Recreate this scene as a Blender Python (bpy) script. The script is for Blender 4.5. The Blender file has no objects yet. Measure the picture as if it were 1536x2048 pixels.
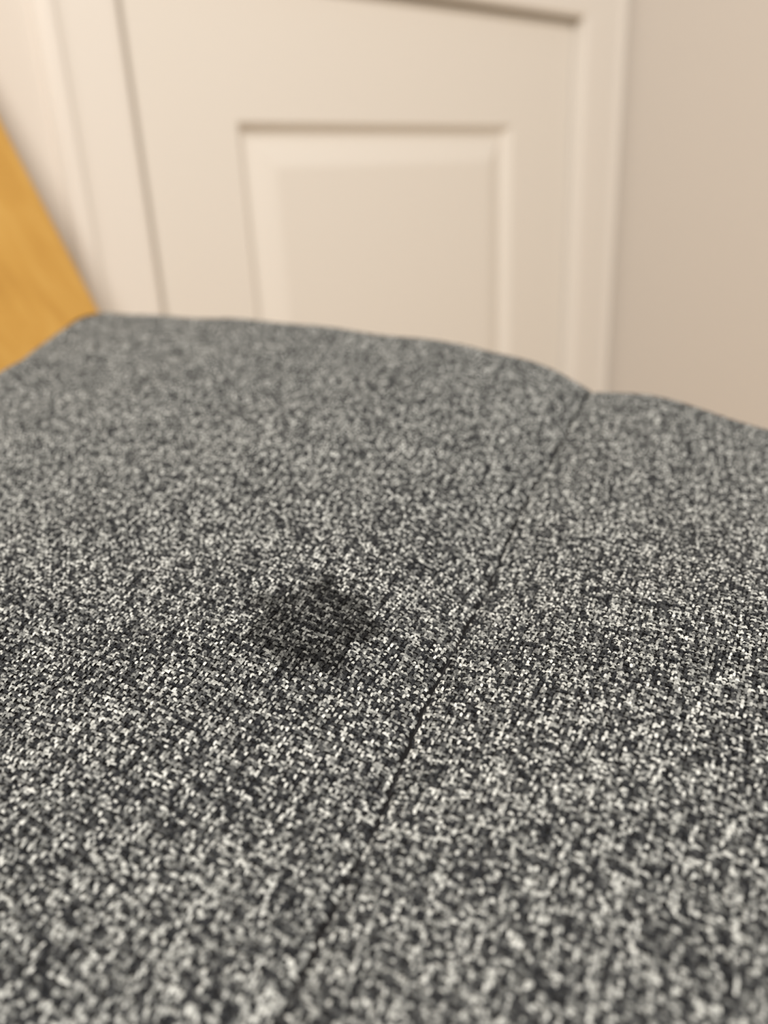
import bpy, bmesh, math
import numpy as np
from mathutils import Matrix, Vector

# ------------------------------------------------------------------ camera, world, lights
SC = bpy.context.scene
COL = SC.collection
CZ = 0.58                                   # lens height above the floor
FPX = 1600.0                                # focal length in pixels of the 1536x2048 frame
dn = np.array([202.0, 3960.0, FPX]); dn /= np.linalg.norm(dn)   # world down in lens axes (right, down, forward)
up = -dn
fw = np.array([0, 0, 1.0]); fw = fw - up * fw.dot(up); fw /= np.linalg.norm(fw)
rt = np.cross(fw, up)
if rt[0] < 0:
    rt = -rt
MW = np.array([rt, fw, up])                 # lens axes -> world axes
cam_d = bpy.data.cameras.new('camera')
cam_d.sensor_fit = 'VERTICAL'
cam_d.sensor_height = 24.0
cam_d.lens = FPX / 2048.0 * 24.0
cam_d.clip_start = 0.005
cam_d.dof.use_dof = True
cam_d.dof.focus_distance = 0.194
cam_d.dof.aperture_fstop = cam_d.lens / 4.3  # entrance pupil of 4.3 mm
cam = bpy.data.objects.new('camera', cam_d)
COL.objects.link(cam)
r_, u_, b_ = MW @ np.array([1, 0, 0]), MW @ np.array([0, -1, 0]), MW @ np.array([0, 0, -1])
cam.matrix_world = Matrix(((r_[0], u_[0], b_[0], 0), (r_[1], u_[1], b_[1], 0), (r_[2], u_[2], b_[2], CZ), (0, 0, 0, 1)))
SC.camera = cam

SC.view_settings.view_transform = 'Standard'
SC.view_settings.look = 'None'
SC.view_settings.gamma = 1.0
SC.view_settings.exposure = 0.0
SC.view_settings.use_curve_mapping = False

world = bpy.data.worlds.new('room_ambient')
SC.world = world
world.use_nodes = True
bg = world.node_tree.nodes['Background']
bg.inputs['Color'].default_value = (1.0, 0.935, 0.875, 1)
bg.inputs['Strength'].default_value = 0.40


def area(name, loc, target, size, power, color):
    d = bpy.data.lights.new(name, 'AREA')
    d.shape = 'DISK'
    d.size = size
    d.energy = power
    d.color = color
    o = bpy.data.objects.new(name, d)
    COL.objects.link(o)
    o.location = loc
    o.rotation_euler = (Vector(target) - Vector(loc)).to_track_quat('-Z', 'Y').to_euler()
    return o


area('room_lamp_light', (-0.10, -0.92, 1.66), (0.1, 0.5, 0.5), 0.30, 35.0, (1.0, 0.918, 0.825))

# ------------------------------------------------------------------ helpers
def tag(o, label, cat=None, group=None, kind=None):
    o['label'] = label
    if cat: o['category'] = cat
    if group: o['group'] = group
    if kind: o['kind'] = kind
    return o


def obj_bm(name, bm, m, parent=None, smooth=False, bevel=0.0, segs=3):
    me = bpy.data.meshes.new(name)
    bmesh.ops.recalc_face_normals(bm, faces=bm.faces[:])
    bm.to_mesh(me); bm.free()
    me.materials.append(m)
    if smooth:
        for p in me.polygons: p.use_smooth = True
    o = bpy.data.objects.new(name, me)
    COL.objects.link(o)
    if parent: o.parent = parent
    if bevel:
        md = o.modifiers.new('bevel', 'BEVEL'); md.width = bevel; md.segments = segs; md.limit_method = 'ANGLE'
        md.harden_normals = True
        for p in me.polygons: p.use_smooth = True
    return o


def empty(name, loc=(0, 0, 0)):
    o = bpy.data.objects.new(name, None); COL.objects.link(o); o.location = loc
    o.empty_display_size = 0.05
    return o


def hexa(bm, pts):
    """box from 8 points: bottom ring of four, top ring of four"""
    v = [bm.verts.new(p) for p in pts]
    for f in ((0, 3, 2, 1), (4, 5, 6, 7), (0, 1, 5, 4), (1, 2, 6, 5), (2, 3, 7, 6), (3, 0, 4, 7)):
        bm.faces.new([v[i] for i in f])


# ------------------------------------------------------------------ materials
def new_mat(name):
    m = bpy.data.materials.new(name); m.use_nodes = True
    nt = m.node_tree
    return m, nt, nt.nodes['Principled BSDF']


def node(nt, t, **kw):
    n = nt.nodes.new(t)
    for k, v in kw.items():
        setattr(n, k, v)
    return n


def paint(name, col, rough, bump=0.02, scale=260.0):
    m, nt, b = new_mat(name)
    tc = node(nt, 'ShaderNodeTexCoord')
    nz = node(nt, 'ShaderNodeTexNoise'); nz.inputs['Scale'].default_value = scale
    nt.links.new(tc.outputs['Object'], nz.inputs['Vector'])
    bp = node(nt, 'ShaderNodeBump'); bp.inputs['Strength'].default_value = bump; bp.inputs['Distance'].default_value = 0.002
    nt.links.new(nz.outputs['Fac'], bp.inputs['Height'])
    nt.links.new(bp.outputs['Normal'], b.inputs['Normal'])
    b.inputs['Base Color'].default_value = (*col, 1)
    b.inputs['Roughness'].default_value = rough
    return m


M_DOOR = paint('white_satin_paint', (0.80, 0.77, 0.72), 0.42)
M_TRIM = paint('white_gloss_trim_paint', (0.82, 0.79, 0.745), 0.36)
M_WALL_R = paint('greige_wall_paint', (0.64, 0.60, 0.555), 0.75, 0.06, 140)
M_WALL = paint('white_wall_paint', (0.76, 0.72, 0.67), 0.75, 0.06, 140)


def wood(name, c0, c1, c2, rough, stretch):
    m, nt, b = new_mat(name)
    tc = node(nt, 'ShaderNodeTexCoord')
    mp = node(nt, 'ShaderNodeMapping'); mp.inputs['Scale'].default_value = stretch
    nt.links.new(tc.outputs['Object'], mp.inputs['Vector'])
    nz = node(nt, 'ShaderNodeTexNoise'); nz.inputs['Scale'].default_value = 3.0
    nz.inputs['Detail'].default_value = 6; nz.inputs['Roughness'].default_value = 0.62; nz.inputs['Distortion'].default_value = 0.6
    nt.links.new(mp.outputs['Vector'], nz.inputs['Vector'])
    cr = node(nt, 'ShaderNodeValToRGB')
    el = cr.color_ramp.elements
    el[0].position = 0.28; el[0].color = (*c0, 1)
    el[1].position = 0.72; el[1].color = (*c2, 1)
    e = el.new(0.5); e.color = (*c1, 1)
    nt.links.new(nz.outputs['Fac'], cr.inputs['Fac'])
    nt.links.new(cr.outputs['Color'], b.inputs['Base Color'])
    bp = node(nt, 'ShaderNodeBump'); bp.inputs['Strength'].default_value = 0.05; bp.inputs['Distance'].default_value = 0.001
    nt.links.new(nz.outputs['Fac'], bp.inputs['Height']); nt.links.new(bp.outputs['Normal'], b.inputs['Normal'])
    b.inputs['Roughness'].default_value = rough
    return m


M_WOOD = wood('honey_stained_wood', (0.50, 0.265, 0.048), (0.58, 0.325, 0.066), (0.65, 0.395, 0.10), 0.38, (4, 14, 4))
M_FLOOR = wood('oak_floor_wood', (0.50, 0.38, 0.25), (0.60, 0.47, 0.32), (0.66, 0.53, 0.38), 0.4, (14, 1.2, 14))

# ------------------------------------------------------------------ the room: wall with the cupboard door
TH = math.radians(50.0)
E3 = np.array([math.sin(TH), math.cos(TH), 0.0])          # along the door wall, away to the right
N3 = np.array([math.cos(TH), -math.sin(TH), 0.0])         # out of the wall into the room
P0 = MW @ np.array([700 - 768.0, 400 - 1024.0, FPX]); P0 /= np.linalg.norm(P0)
OFF = P0.dot(N3)


def W(s, d, z):
    """door wall coordinates: along, out of the wall, height above the floor"""
    p = E3 * s + N3 * (OFF + d)
    return (p[0], p[1], z)


def wbox(bm, s0, s1, d0, d1, z0, z1):
    hexa(bm, [W(s0, d0, z0), W(s1, d0, z0), W(s1, d1, z0), W(s0, d1, z0), W(s0, d0, z1), W(s1, d0, z1), W(s1, d1, z1), W(s0, d1, z1)])


CL0, DL, DR, CR1 = 0.293, 0.366, 1.042, 1.142             # casing outer, leaf left, leaf right, corner
DTOP = CZ + 0.203
ROOM_H = 2.4

bm = bmesh.new()
wbox(bm, -2.6, CR1 + 0.10, -0.14, -0.06, 0.0, ROOM_H)      # backing of the wall behind the door recess
wbox(bm, -2.6, CL0 + 0.03, -0.06, 0.0, 0.0, ROOM_H)
wbox(bm, DR + 0.02, CR1 + 0.10, -0.06, 0.0, 0.0, ROOM_H)
wbox(bm, CL0 + 0.03, DR + 0.02, -0.06, 0.0, DTOP + 0.012, ROOM_H)
tag(obj_bm('wall_back', bm, M_WALL), 'white painted wall around the panelled cupboard door', 'wall', kind='structure')

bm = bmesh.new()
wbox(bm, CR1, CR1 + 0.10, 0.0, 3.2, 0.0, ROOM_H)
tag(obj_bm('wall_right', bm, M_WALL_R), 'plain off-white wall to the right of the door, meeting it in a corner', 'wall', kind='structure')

bm = bmesh.new()
hexa(bm, [W(-2.6, -0.14, -0.05), W(CR1 + .1, -0.14, -0.05), W(CR1 + .1, 3.2, -0.05), W(-2.6, 3.2, -0.05),
          W(-2.6, -0.14, 0), W(CR1 + .1, -0.14, 0), W(CR1 + .1, 3.2, 0), W(-2.6, 3.2, 0)])
tag(obj_bm('floor', bm, M_FLOOR), 'pale oak wood floor under the chair', 'floor', kind='structure')

# door leaf: two stiles, two rails and a raised panel in a moulded groove
door = empty('door_1', W(DL, 0, 0.01))
tag(door, 'white cupboard door with one raised rectangular panel behind the chair', 'door', kind='structure')
PL, PR, PB, PT = 0.486, 0.915, 0.14, CZ + 0.071
DF = -0.002                                               # leaf face
inv = Matrix.Translation(Vector(W(DL, 0, 0.01))).inverted()


def door_part(name, bm, m, **kw):
    bm.transform(inv)
    return obj_bm(name, bm, m, door, **kw)


g = 0.003
for a, b2, z0, z1, nm in ((DL + g, PL, 0.01, DTOP - g, 'stile'), (PR, DR - g, 0.01, DTOP - g, 'stile'),
                          (PL, PR, PT, DTOP - g, 'rail'), (PL, PR, 0.01, PB, 'rail')):
    bm = bmesh.new(); wbox(bm, a, b2, DF - 0.035, DF, z0, z1); door_part(nm, bm, M_DOOR)
bm = bmesh.new()
prof = [(0.0, 0.0), (0.002, -0.0015), (0.005, -0.007), (0.009, -0.0115), (0.014, -0.0125), (0.018, -0.0115),
        (0.030, -0.0060), (0.041, -0.0020), (0.045, -0.001), (0.05, -0.001)]
rings = []
for ins, dp in prof:
    rings.append([bm.verts.new(W(s, DF + dp, z)) for s, z in ((PL + ins, PB + ins), (PR - ins, PB + ins), (PR - ins, PT - ins), (PL + ins, PT - ins))])
for i in range(len(rings) - 1):
    for k in range(4):
        bm.faces.new([rings[i][k], rings[i][(k + 1) % 4], rings[i + 1][(k + 1) % 4], rings[i + 1][k]])
bm.faces.new(rings[-1])
back = [bm.verts.new(W(s, DF - 0.03, z)) for s, z in ((PL, PB), (PR, PB), (PR, PT), (PL, PT))]
bm.faces.new(back[::-1])
for k in range(4):
    bm.faces.new([back[k], back[(k + 1) % 4], rings[0][(k + 1) % 4], rings[0][k]])
door_part('raised_panel', bm, M_DOOR)

# casing: profile swept along each side
def casing(name, kind, label):
    bm = bmesh.new()
    # profile across the casing: (0 = outer edge, 1 = door edge), depth
    pf = [(0.0, 0.0), (0.0, 0.010), (0.03, 0.0155), (0.10, 0.0225), (0.17, 0.0225), (0.24, 0.0200), (0.32, 0.0190), (0.90, 0.0185), (0.97, 0.0175), (1.0, 0.015), (1.0, -0.03)]
    if kind == 'left':
        rows = [[W(CL0 + (DL - CL0) * t, d, 0.0) for t, d in pf], [W(CL0 + (DL - CL0) * t, d, DTOP + 0.073 * (1 - t)) for t, d in pf]]
    elif kind == 'right':
        rows = [[W(CR1 - (CR1 - DR) * t, d, 0.0) for t, d in pf], [W(CR1 - (CR1 - DR) * t, d, DTOP + 0.073 * (1 - t)) for t, d in pf]]
    else:
        rows = [[W(CL0 + (DL - CL0) * t, d, DTOP + 0.073 * (1 - t)) for t, d in pf], [W(CR1 - (CR1 - DR) * t, d, DTOP + 0.073 * (1 - t)) for t, d in pf]]
    vs = [[bm.verts.new(p) for p in r] for r in rows]
    n = len(pf)
    for i in range(n):
        j = (i + 1) % n
        bm.faces.new([vs[0][i], vs[0][j], vs[1][j], vs[1][i]])
    bm.faces.new(vs[0]); bm.faces.new(vs[1][::-1])
    o = obj_bm(name, bm, M_TRIM)
    return tag(o, label, 'door trim', kind='structure')


casing_ids = (('left', 'white moulded casing along the left side of the door'), ('right', 'white casing between the door and the corner of the walls'), ('head', 'white casing across the top of the door'))
for i, (k, lb) in enumerate(casing_ids):
    casing('trim_%d' % (i + 1), k, lb)

bm = bmesh.new(); wbox(bm, CR1 - 0.014, CR1, 0.02, 3.2, 0.0, 0.10)
tag(obj_bm('baseboard_right', bm, M_TRIM, bevel=0.004), 'white baseboard along the foot of the right wall', 'baseboard', kind='structure')
bm = bmesh.new(); wbox(bm, -2.6, CL0, 0.0, 0.014, 0.0, 0.10)
tag(obj_bm('baseboard_back', bm, M_TRIM, bevel=0.004), 'white baseboard left of the door casing', 'baseboard', kind='structure')

# ------------------------------------------------------------------ the chair
HD = math.radians(28.0)
V2 = np.array([math.sin(HD), math.cos(HD)])               # along the seam of the seat
U2 = np.array([math.cos(HD), -math.sin(HD)])              # across the seat, towards its front
U0, U1, V0, V1 = -0.347, 0.085, -0.045, 0.352             # seat outline
SEAM = -0.062
RC = 0.032                                                # plan radius of the corners


def seat_sdf(u, v):
    """distance inside the rounded outline (positive inside)"""
    cu, cv = (U0 + U1) / 2, (V0 + V1) / 2
    u = u + 0.42 * (v - 0.262) * np.clip((cu - u) / (cu - U0), 0, 1.2)      # the back edge runs slightly askew
    hu, hv = (U1 - U0) / 2 - RC, (V1 - V0) / 2 - RC
    qu, qv = np.abs(u - cu) - hu, np.abs(v - cv) - hv
    out = np.hypot(np.maximum(qu, 0), np.maximum(qv, 0)) + np.minimum(np.maximum(qu, qv), 0) - RC
    return -out


def seam_u(v):
    return SEAM - 0.060 * (v - 0.08) + 0.0018 * np.sin(v * 19.0 + 0.6) + 0.0004 * np.sin(v * 75.0)


def sstep(x, a, b):
    t = np.clip((x - a) / (b - a), 0, 1)
    return t * t * (3 - 2 * t)


def seat_z(u, v):
    """upholstered top, height above the floor"""
    z = CZ - 0.1352 - 0.0737 * u + 0.1856 * v
    z = z - 0.10 * (v - 0.2) ** 2 - 0.06 * (u + 0.2) ** 2
    s = u - seam_u(v)
    # the two panels swell on either side of the seam
    z = z - 0.0046 * np.exp(-(s / 0.017) ** 2) * sstep(v, 0.05, 0.30) - 0.0010 * np.exp(-(s / 0.0045) ** 2) - 0.0009 * np.exp(-(s / 0.0011) ** 2)
    z = z - 0.0040 * np.exp(-(s / 0.036) ** 2) * np.exp(-((v - 0.19) / 0.07) ** 2)
    # the far front corner is worn round
    z = z - 0.0048 * sstep(-u, 0.22, 0.34) * sstep(v, 0.2, 0.33) - 0.0178 * np.maximum((u + 0.135) / 0.135, 0) ** 1.2 * sstep(v, 0.12, 0.33)
    # front panel falls away towards the front edge
    z = z - 1.1 * np.maximum(u - 0.0, 0) ** 2
    # shallow creases and lumps of the padding
    z = z + 0.0011 * sstep(-v, -0.32, -0.24) * np.sin(u * 61 + v * 23 + 0.5) * np.sin(v * 47 - u * 19 + 1.1) + 0.0004 * np.sin(u * 118 - v * 64) * np.sin(v * 101 + 2.0)
    # the main panel turns down towards the near edge
    w = v - 0.51 * (u + 0.1)
    z = z - 0.011 * sstep(0.056 - w, 0.0, 0.034) * sstep(-s, 0.000, 0.006)
    d = seat_sdf(u, v)
    r = 0.025
    k = np.clip(1 - d / r, 0, 1)
    z = z - r * (1 - np.sqrt(np.maximum(1 - k * k, 0)))
    return z


def to_world(u, v):
    return u * U2[0] + v * V2[0], u * U2[1] + v * V2[1]


def seat_point(u, v, h):
    """a point h above the fabric surface along its normal"""
    e = 2e-4
    zc = seat_z(u, v)
    gu = np.clip((seat_z(u + e, v) - seat_z(u - e, v)) / (2 * e), -4, 4)
    gv = np.clip((seat_z(u, v + e) - seat_z(u, v - e)) / (2 * e), -4, 4)
    il = 1 / np.sqrt(1 + gu * gu + gv * gv)
    uu, vv = u - gu * il * h, v - gv * il * h
    x, y = to_world(uu, vv)
    return np.stack([x, y, zc + il * h], -1)


def stain_xy(px, py, zg=0.0):
    r = MW @ np.array([px - 768.0, py - 1024.0, FPX])
    r = r / np.linalg.norm(r)
    t = 0.1
    for _ in range(60):
        p = r * t
        u, v = p[:2] @ U2, p[:2] @ V2
        t += ((p[2] + CZ) - float(seat_z(np.array(u), np.array(v)))) * 0.8
    return r * t, (u, v)


# --- fabric material: melange yarn, tone stored on each yarn float; a damp stain with its own outline
ST, STUV = stain_xy(625, 1235)


def fabric(name, base):
    m, nt, b = new_mat(name)
    L = nt.links.new
    tc = node(nt, 'ShaderNodeTexCoord')
    if base:
        rgb = node(nt, 'ShaderNodeRGB'); rgb.outputs[0].default_value = (0.008, 0.008, 0.009, 1)
        col = rgb.outputs[0]
    else:
        at = node(nt, 'ShaderNodeAttribute'); at.attribute_name = 'tone'
        nz = node(nt, 'ShaderNodeTexNoise'); nz.inputs['Scale'].default_value = 2600.0; nz.inputs['Detail'].default_value = 2
        L(tc.outputs['Object'], nz.inputs['Vector'])
        ad = node(nt, 'ShaderNodeMath', operation='MULTIPLY_ADD'); L(nz.outputs['Fac'], ad.inputs[0]); ad.inputs[1].default_value = 0.55; ad.inputs[2].default_value = -0.275
        su = node(nt, 'ShaderNodeMath', operation='ADD'); L(at.outputs['Fac'], su.inputs[0]); L(ad.outputs[0], su.inputs[1]); su.use_clamp = True
        cr = node(nt, 'ShaderNodeValToRGB')
        el = cr.color_ramp.elements
        el[0].position = 0.0; el[0].color = (0.012, 0.014, 0.018, 1)
        el[1].position = 1.0; el[1].color = (0.70, 0.73, 0.715, 1)
        e = el.new(0.35); e.color = (0.075, 0.080, 0.083, 1)
        e = el.new(0.65); e.color = (0.29, 0.305, 0.30, 1)
        L(su.outputs[0], cr.inputs['Fac'])
        col = cr.outputs['Color']
    # stain: uneven blob, darkest along a broken rim
    mp = node(nt, 'ShaderNodeMapping'); mp.vector_type = 'TEXTURE'
    mp.inputs['Location'].default_value = (ST[0], ST[1], ST[2] + CZ)
    mp.inputs['Rotation'].default_value = (0, 0, -HD)
    mp.inputs['Scale'].default_value = (0.0185, 0.0195, 1.0)
    L(tc.outputs['Object'], mp.inputs['Vector'])
    n2 = node(nt, 'ShaderNodeTexNoise'); n2.inputs['Scale'].default_value = 140.0; n2.inputs['Detail'].default_value = 2
    L(tc.outputs['Object'], n2.inputs['Vector'])
    sp = node(nt, 'ShaderNodeSeparateXYZ'); L(mp.outputs['Vector'], sp.inputs[0])
    cb = node(nt, 'ShaderNodeCombineXYZ'); L(sp.outputs[0], cb.inputs[0]); L(sp.outputs[1], cb.inputs[1])
    ln = node(nt, 'ShaderNodeVectorMath', operation='LENGTH'); L(cb.outputs[0], ln.inputs[0])
    wob = node(nt, 'ShaderNodeMath', operation='MULTIPLY_ADD'); L(n2.outputs['Fac'], wob.inputs[0]); wob.inputs[1].default_value = 1.2; wob.inputs[2].default_value = -0.58
    rr = node(nt, 'ShaderNodeMath', operation='ADD'); L(ln.outputs['Value'], rr.inputs[0]); L(wob.outputs[0], rr.inputs[1])
    c2 = node(nt, 'ShaderNodeValToRGB')
    el = c2.color_ramp.elements
    el[0].position = 0.0; el[0].color = (0.50, 0.50, 0.50, 1)
    el[1].position = 1.0; el[1].color = (1, 1, 1, 1)
    for p, c in ((0.40, 0.40), (0.68, 0.25), (0.84, 0.48)):
        e = el.new(p); e.color = (c, c, c, 1)
    L(rr.outputs[0], c2.inputs['Fac'])
    mx = node(nt, 'ShaderNodeMix', data_type='RGBA', blend_type='MULTIPLY'); mx.inputs[0].default_value = 1.0
    L(col, mx.inputs[6]); L(c2.outputs['Color'], mx.inputs[7])
    L(mx.outputs[2], b.inputs['Base Color'])
    b.inputs['Roughness'].default_value = 0.85
    b.inputs['Specular IOR Level'].default_value = 0.2
    b.inputs['Sheen Weight'].default_value = 0.03 if not base else 0.0
    b.inputs['Sheen Roughness'].default_value = 0.5
    return m


M_YARN = fabric('grey_melange_yarn', False)
M_BASE = fabric('charcoal_fabric_ground', True)

m, nt, b = new_mat('grey_fabric_side')
tc = node(nt, 'ShaderNodeTexCoord'); nz = node(nt, 'ShaderNodeTexNoise'); nz.inputs['Scale'].default_value = 900.0; nz.inputs['Detail'].default_value = 3
nt.links.new(tc.outputs['Object'], nz.inputs['Vector'])
cr = node(nt, 'ShaderNodeValToRGB'); cr.color_ramp.elements[0].position = 0.35; cr.color_ramp.elements[0].color = (0.03, 0.031, 0.033, 1)
cr.color_ramp.elements[1].position = 0.68; cr.color_ramp.elements[1].color = (0.42, 0.42, 0.39, 1)
nt.links.new(nz.outputs['Fac'], cr.inputs['Fac']); nt.links.new(cr.outputs['Color'], b.inputs['Base Color']); b.inputs['Roughness'].default_value = 0.9
M_SIDE = m

cux, cuy = to_world((U0 + U1) / 2, (V0 + V1) / 2)
chair = empty('upholstered_chair', (cux, cuy, 0.0))
tag(chair, 'chair with a grey woven padded seat, dark stain near its seam, and honey-coloured wooden back', 'chair')
CINV = Matrix.Translation(Vector((cux, cuy, 0))).inverted()


def put(o, parent):
    o.parent = parent
    o.matrix_parent_inverse = Matrix.Translation(-Vector((cux, cuy, 0)))
    return o


# --- cushion body
def rounded_outline(n):
    a = np.linspace(0, 2 * np.pi, n, endpoint=False)
    cu, cv = (U0 + U1) / 2, (V0 + V1) / 2
    hu, hv = (U1 - U0) / 2, (V1 - V0) / 2
    out = []
    for t in a:
        du, dv = math.cos(t), math.sin(t)
        lo, hi = 0.0, 0.6
        for _ in range(40):
            mid = (lo + hi) / 2
            if seat_sdf(np.array(cu + du * mid), np.array(cv + dv * mid)) > 0: lo = mid
            else: hi = mid
        out.append((cu + du * lo, cv + dv * lo))
    return np.array(out)


NA = 360
ol = rounded_outline(NA)
cen = np.array([(U0 + U1) / 2, (V0 + V1) / 2])
rho = 1 - (1 - np.linspace(0.0, 1.0, 150)) ** 1.6
verts, faces = [], []
c3 = seat_point(np.array([cen[0]]), np.array([cen[1]]), np.array([-0.0006]))[0]
verts.append(c3)
for r in rho[1:]:
    p = cen + (ol - cen) * r
    verts.extend(seat_point(p[:, 0], p[:, 1], np.full(NA, -0.0006) if r < 1 else np.zeros(NA)))
nr = len(rho) - 1
edge_z = np.array([v[2] for v in verts[-NA:]])
BOT = CZ - 0.205
for k, t in enumerate((0.15, 0.35, 0.6, 0.85, 0.96, 1.0)):
    ins = (0.002, 0.004, 0.004, 0.0, -0.006, -0.014)[k]
    d = (ol - cen); d = d / np.linalg.norm(d, axis=1)[:, None]
    p = ol + d * ins
    x, y = to_world(p[:, 0], p[:, 1])
    verts.extend(np.stack([x, y, edge_z + (BOT - edge_z) * t], -1))
ntot = nr + 6
for k in range(NA):
    faces.append((0, 1 + k, 1 + (k + 1) % NA))
for i in range(ntot - 1):
    a, b2 = 1 + i * NA, 1 + (i + 1) * NA
    for k in range(NA):
        k2 = (k + 1) % NA
        faces.append((a + k, b2 + k, b2 + k2, a + k2))
faces.append(tuple(1 + (ntot - 1) * NA + k for k in range(NA))[::-1])
me = bpy.data.meshes.new('seat_cushion')
me.from_pydata([tuple(map(float, v)) for v in verts], [], faces)
me.materials.append(M_BASE); me.materials.append(M_SIDE)
nf_top = NA + (nr - 1) * NA
mi = np.zeros(len(me.polygons), dtype=np.int32); mi[nf_top:] = 1
rim = np.nonzero(rho > 0.972)[0][0]
mi[NA + (rim - 1) * NA:nf_top] = 1
me.polygons.foreach_set('material_index', mi)
me.polygons.foreach_set('use_smooth', np.ones(len(me.polygons), dtype=bool))
me.update()
cushion = bpy.data.objects.new('seat_cushion', me); COL.objects.link(cushion)
put(cushion, chair)
cushion['label'] = 'grey salt-and-pepper woven seat cushion with a dark round stain'

# --- woven yarn: every float of the weave is real geometry
rng = np.random.default_rng(7)
PIT = 0.00086
nu = int((U1 - U0) / PIT); nv = int((V1 - V0) / PIT)
I, J = np.meshgrid(np.arange(nu), np.arange(nv), indexing='ij')
I, J = I.ravel(), J.ravel()
uc = U0 + (I + 0.5) * PIT; vc = V0 + (J + 0.5) * PIT
side = uc > seam_u(vc)
# yarns wander a little
uc = uc + 0.00022 * np.sin(vc * 310 + I * 1.7) + rng.normal(0, 0.00009, uc.size)
vc = vc + 0.00022 * np.sin(uc * 290 + J * 2.3) + rng.normal(0, 0.00009, uc.size)
sd = uc - seam_u(vc)
keep = (seat_sdf(uc, vc) > 0.0006) & (np.abs(sd) > 0.00052)
I, J, uc, vc, side, sd = I[keep], J[keep], uc[keep], vc[keep], side[keep], sd[keep]
N = I.size
warp = ((I + J) % 2 == 0)
# tone: yarn streaks + per-float scatter
def streak(idx, pos, seed):
    r = np.random.default_rng(seed)
    tab = r.random((1200, 500))
    ln = 2.6 + 2.0 * r.random(1200)
    q = (pos / ln[idx] + r.random(1200)[idx] * 300).astype(int) % 500
    return tab[idx, q]
tw = streak(I, J, 11); tf = streak(J, I, 23)
tone = np.where(warp, tw, tf)
tone = 0.27 * tone + 0.73 * rng.random(N)
tone = np.clip((tone - 0.5) * 1.38 + 0.375, 0.0, 1.0)
tone = np.where(warp, np.clip(tone + 0.06, 0, 1), np.clip(tone - 0.05, 0, 1))
# float shape: NL rings along, NC points across
NL, NC = 4, 3
ta = np.linspace(-1, 1, NL); cb = np.linspace(-1, 1, NC)
TA, CB = np.meshgrid(ta, cb, indexing='ij'); TA, CB = TA.ravel(), CB.ravel()
half_l = PIT * (0.70 + 0.18 * rng.random(N)); half_w = PIT * (0.33 + 0.13 * rng.random(N))
hgt = PIT * (0.42 + 0.36 * rng.random(N))
ang = np.where(warp, np.pi / 2, 0.0) + rng.normal(0, 0.13, N)
wid = np.array([0.62, 1.0, 1.0, 0.62])
wid = np.repeat(wid, NC)
arch = 1 - TA ** 2
al = TA[None] * half_l[:, None]
ac = CB[None] * half_w[:, None] * wid[None]
ah = (hgt[:, None] * (arch[None] * 0.9 + 0.1)) * np.sqrt(np.maximum(1 - (CB[None] * 0.93) ** 2, 0)) - 0.22 * PIT * (TA[None] ** 2)
ca, sa = np.cos(ang)[:, None], np.sin(ang)[:, None]
uu = uc[:, None] + al * ca - ac * sa
vv = vc[:, None] + al * sa + ac * ca
e = 2e-4
gu = np.clip((seat_z(uc + e, vc) - seat_z(uc - e, vc)) / (2 * e), -4, 4)
gv = np.clip((seat_z(uc, vc + e) - seat_z(uc, vc - e)) / (2 * e), -4, 4)
il = 1 / np.sqrt(1 + gu * gu + gv * gv)
pz = seat_z(uu, vv) + il[:, None] * ah
pxx, pyy = to_world(uu - (gu * il)[:, None] * ah, vv - (gv * il)[:, None] * ah)
P = np.stack([pxx, pyy, pz], -1).reshape(-1, 3)
quad = []
for i in range(NL - 1):
    for k in range(NC - 1):
        quad.append((i * NC + k, (i + 1) * NC + k, (i + 1) * NC + k + 1, i * NC + k + 1))
quad = np.array(quad)
K = NL * NC
F = (np.arange(N)[:, None, None] * K + quad[None]).reshape(-1, 4)
me = bpy.data.meshes.new('woven_yarn')
me.vertices.add(P.shape[0]); me.vertices.foreach_set('co', P.astype(np.float32).ravel())
me.loops.add(F.size); me.loops.foreach_set('vertex_index', F.astype(np.int32).ravel())
me.polygons.add(F.shape[0])
me.polygons.foreach_set('loop_start', np.arange(0, F.size, 4, dtype=np.int32))
me.polygons.foreach_set('use_smooth', np.ones(F.shape[0], dtype=bool))
at = me.attributes.new('tone', 'FLOAT', 'POINT')
at.data.foreach_set('value', np.repeat(tone, K).astype(np.float32))
me.update(calc_edges=True)
me.materials.append(M_YARN)
yarn = bpy.data.objects.new('woven_yarn', me); COL.objects.link(yarn)
put(yarn, cushion); yarn.matrix_parent_inverse = Matrix.Identity(4)
yarn['kind'] = 'stuff'
yarn['label'] = 'black and cream melange yarn of the seat cover'

# --- seam thread lying in the groove
M_THREAD, nt, b = new_mat('black_sewing_thread'); b.inputs['Base Color'].default_value = (0.012, 0.012, 0.014, 1); b.inputs['Roughness'].default_value = 0.8
bm = bmesh.new()
vv = np.arange(V0 + 0.03, V1 - 0.004, 0.0012)
uu = seam_u(vv)
prev = None
for q in range(len(vv)):
    ring = []
    for k in range(5):
        a = 2 * math.pi * k / 5
        rr = 0.00022 * (0.8 + 0.5 * abs(math.sin(q * 1.1)))
        p = seat_point(np.array([uu[q] + rr * math.cos(a)]), np.array([vv[q]]), np.array([-0.0003 + rr * math.sin(a)]))[0]
        ring.append(bm.verts.new(tuple(map(float, p))))
    if prev:
        for k in range(5):
            bm.faces.new([prev[k], prev[(k + 1) % 5], ring[(k + 1) % 5], ring[k]])
    prev = ring
th = obj_bm('seam_thread', bm, M_THREAD, smooth=True)
put(th, cushion); th.matrix_parent_inverse = Matrix.Identity(4)
th['label'] = 'black thread of the seam across the seat'

# --- wooden frame: backrest board, seat rails, legs
def C3(u, v, z):
    x, y = to_world(u, v)
    return (float(x), float(y), z)


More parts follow.
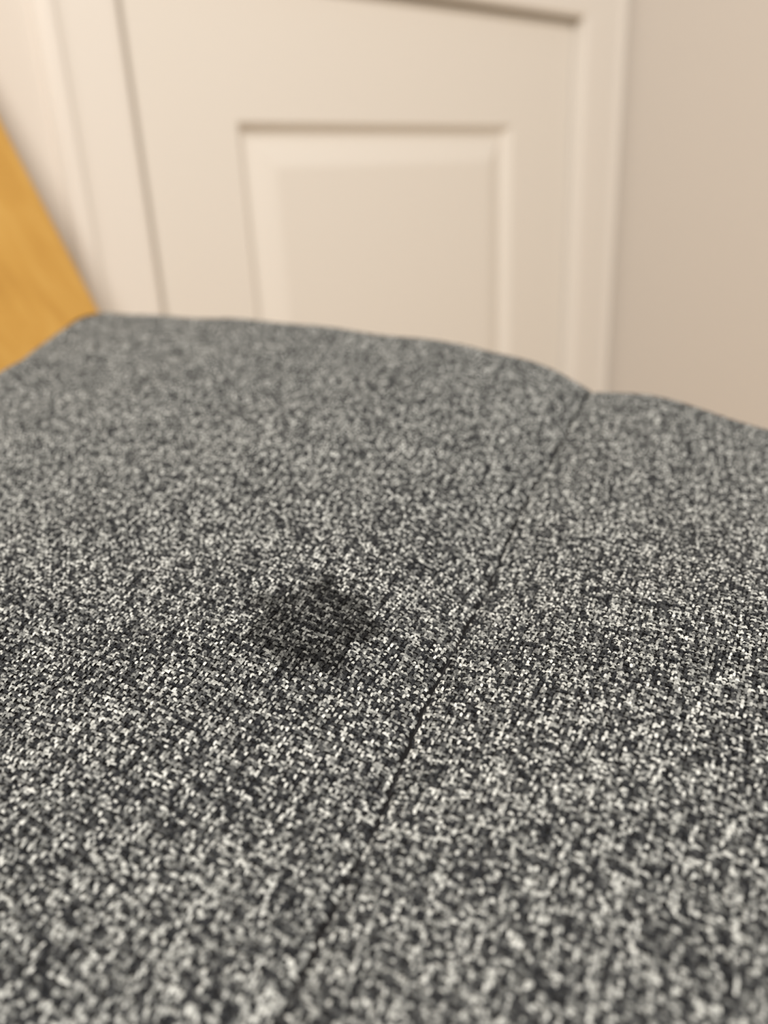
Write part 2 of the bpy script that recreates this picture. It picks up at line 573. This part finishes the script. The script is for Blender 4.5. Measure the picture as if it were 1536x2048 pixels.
def ubox(bm, u0, u1, v0, v1, z0, z1):
    hexa(bm, [C3(u0, v0, z0), C3(u1, v0, z0), C3(u1, v1, z0), C3(u0, v1, z0), C3(u0, v0, z1), C3(u1, v0, z1), C3(u1, v1, z1), C3(u0, v1, z1)])


BV0, BV1 = -0.085, 0.42
zb, zt = CZ - 0.15, CZ + 0.26
def bu(z): return -0.470 - (z - CZ) * (0.065 / 0.137)
bm = bmesh.new()
T = 0.024
nvs = 8
rows = []
hexa(bm, [C3(bu(zb) - T, BV0, zb), C3(bu(zb), BV0, zb), C3(bu(zb), BV1, zb), C3(bu(zb) - T, BV1, zb),
          C3(bu(zt) - T, BV0, zt), C3(bu(zt), BV0, zt), C3(bu(zt), BV1, zt), C3(bu(zt) - T, BV1, zt)])
bk = obj_bm('backrest', bm, M_WOOD, bevel=0.008, segs=4)
put(bk, chair); bk['label'] = 'honey-coloured wooden backrest board leaning back'
RZ0, RZ1 = BOT - 0.055, BOT
for nm, a in (('seat_rail', (U0 + .02, U1 - .02, V0 + .03, V0 + .055)), ('seat_rail', (U0 + .02, U1 - .02, V1 - .055, V1 - .03)),
              ('seat_rail', (U1 - .05, U1 - .025, V0 + .055, V1 - .055)), ('seat_rail', (U0 - .0, U0 + .025, V0 + .055, V1 - .055))):
    bm = bmesh.new(); ubox(bm, a[0], a[1], a[2], a[3], RZ0, RZ1)
    put(obj_bm(nm, bm, M_WOOD, bevel=0.003), chair)
for uu0, vv0, lean in ((U1 - 0.045, V0 + 0.045, 0.0), (U1 - 0.045, V1 - 0.045, 0.0), (U0 + 0.03, V0 + 0.045, -0.05), (U0 + 0.03, V1 - 0.045, -0.05)):
    bm = bmesh.new()
    a, c = 0.013, 0.019
    hexa(bm, [C3(uu0 - a + lean, vv0 - a, 0), C3(uu0 + a + lean, vv0 - a, 0), C3(uu0 + a + lean, vv0 + a, 0), C3(uu0 - a + lean, vv0 + a, 0),
              C3(uu0 - c, vv0 - c, RZ1 - 0.004), C3(uu0 + c, vv0 - c, RZ1 - 0.004), C3(uu0 + c, vv0 + c, RZ1 - 0.004), C3(uu0 - c, vv0 + c, RZ1 - 0.004)])
    put(obj_bm('leg', bm, M_WOOD, bevel=0.004), chair)
for vv0 in (V0 + 0.06, V1 - 0.06):                          # brackets that carry the backrest
    bm = bmesh.new()
    z0, z1 = RZ0 + 0.005, CZ - 0.11
    ua = U0 + 0.02
    hexa(bm, [C3(bu(zb + .0) - T - .002, vv0 - .014, z0), C3(ua, vv0 - .014, z0), C3(ua, vv0 + .014, z0), C3(bu(zb) - T - .002, vv0 + .014, z0),
              C3(bu(zb) - T - .02, vv0 - .014, zb + .03), C3(bu(zb) - .004, vv0 - .014, zb + .03), C3(bu(zb) - .004, vv0 + .014, zb + .03), C3(bu(zb) - T - .02, vv0 + .014, zb + .03)])
    put(obj_bm('back_bracket', bm, M_WOOD, bevel=0.003), chair)
print('yarn floats', N, 'stain uv', STUV)
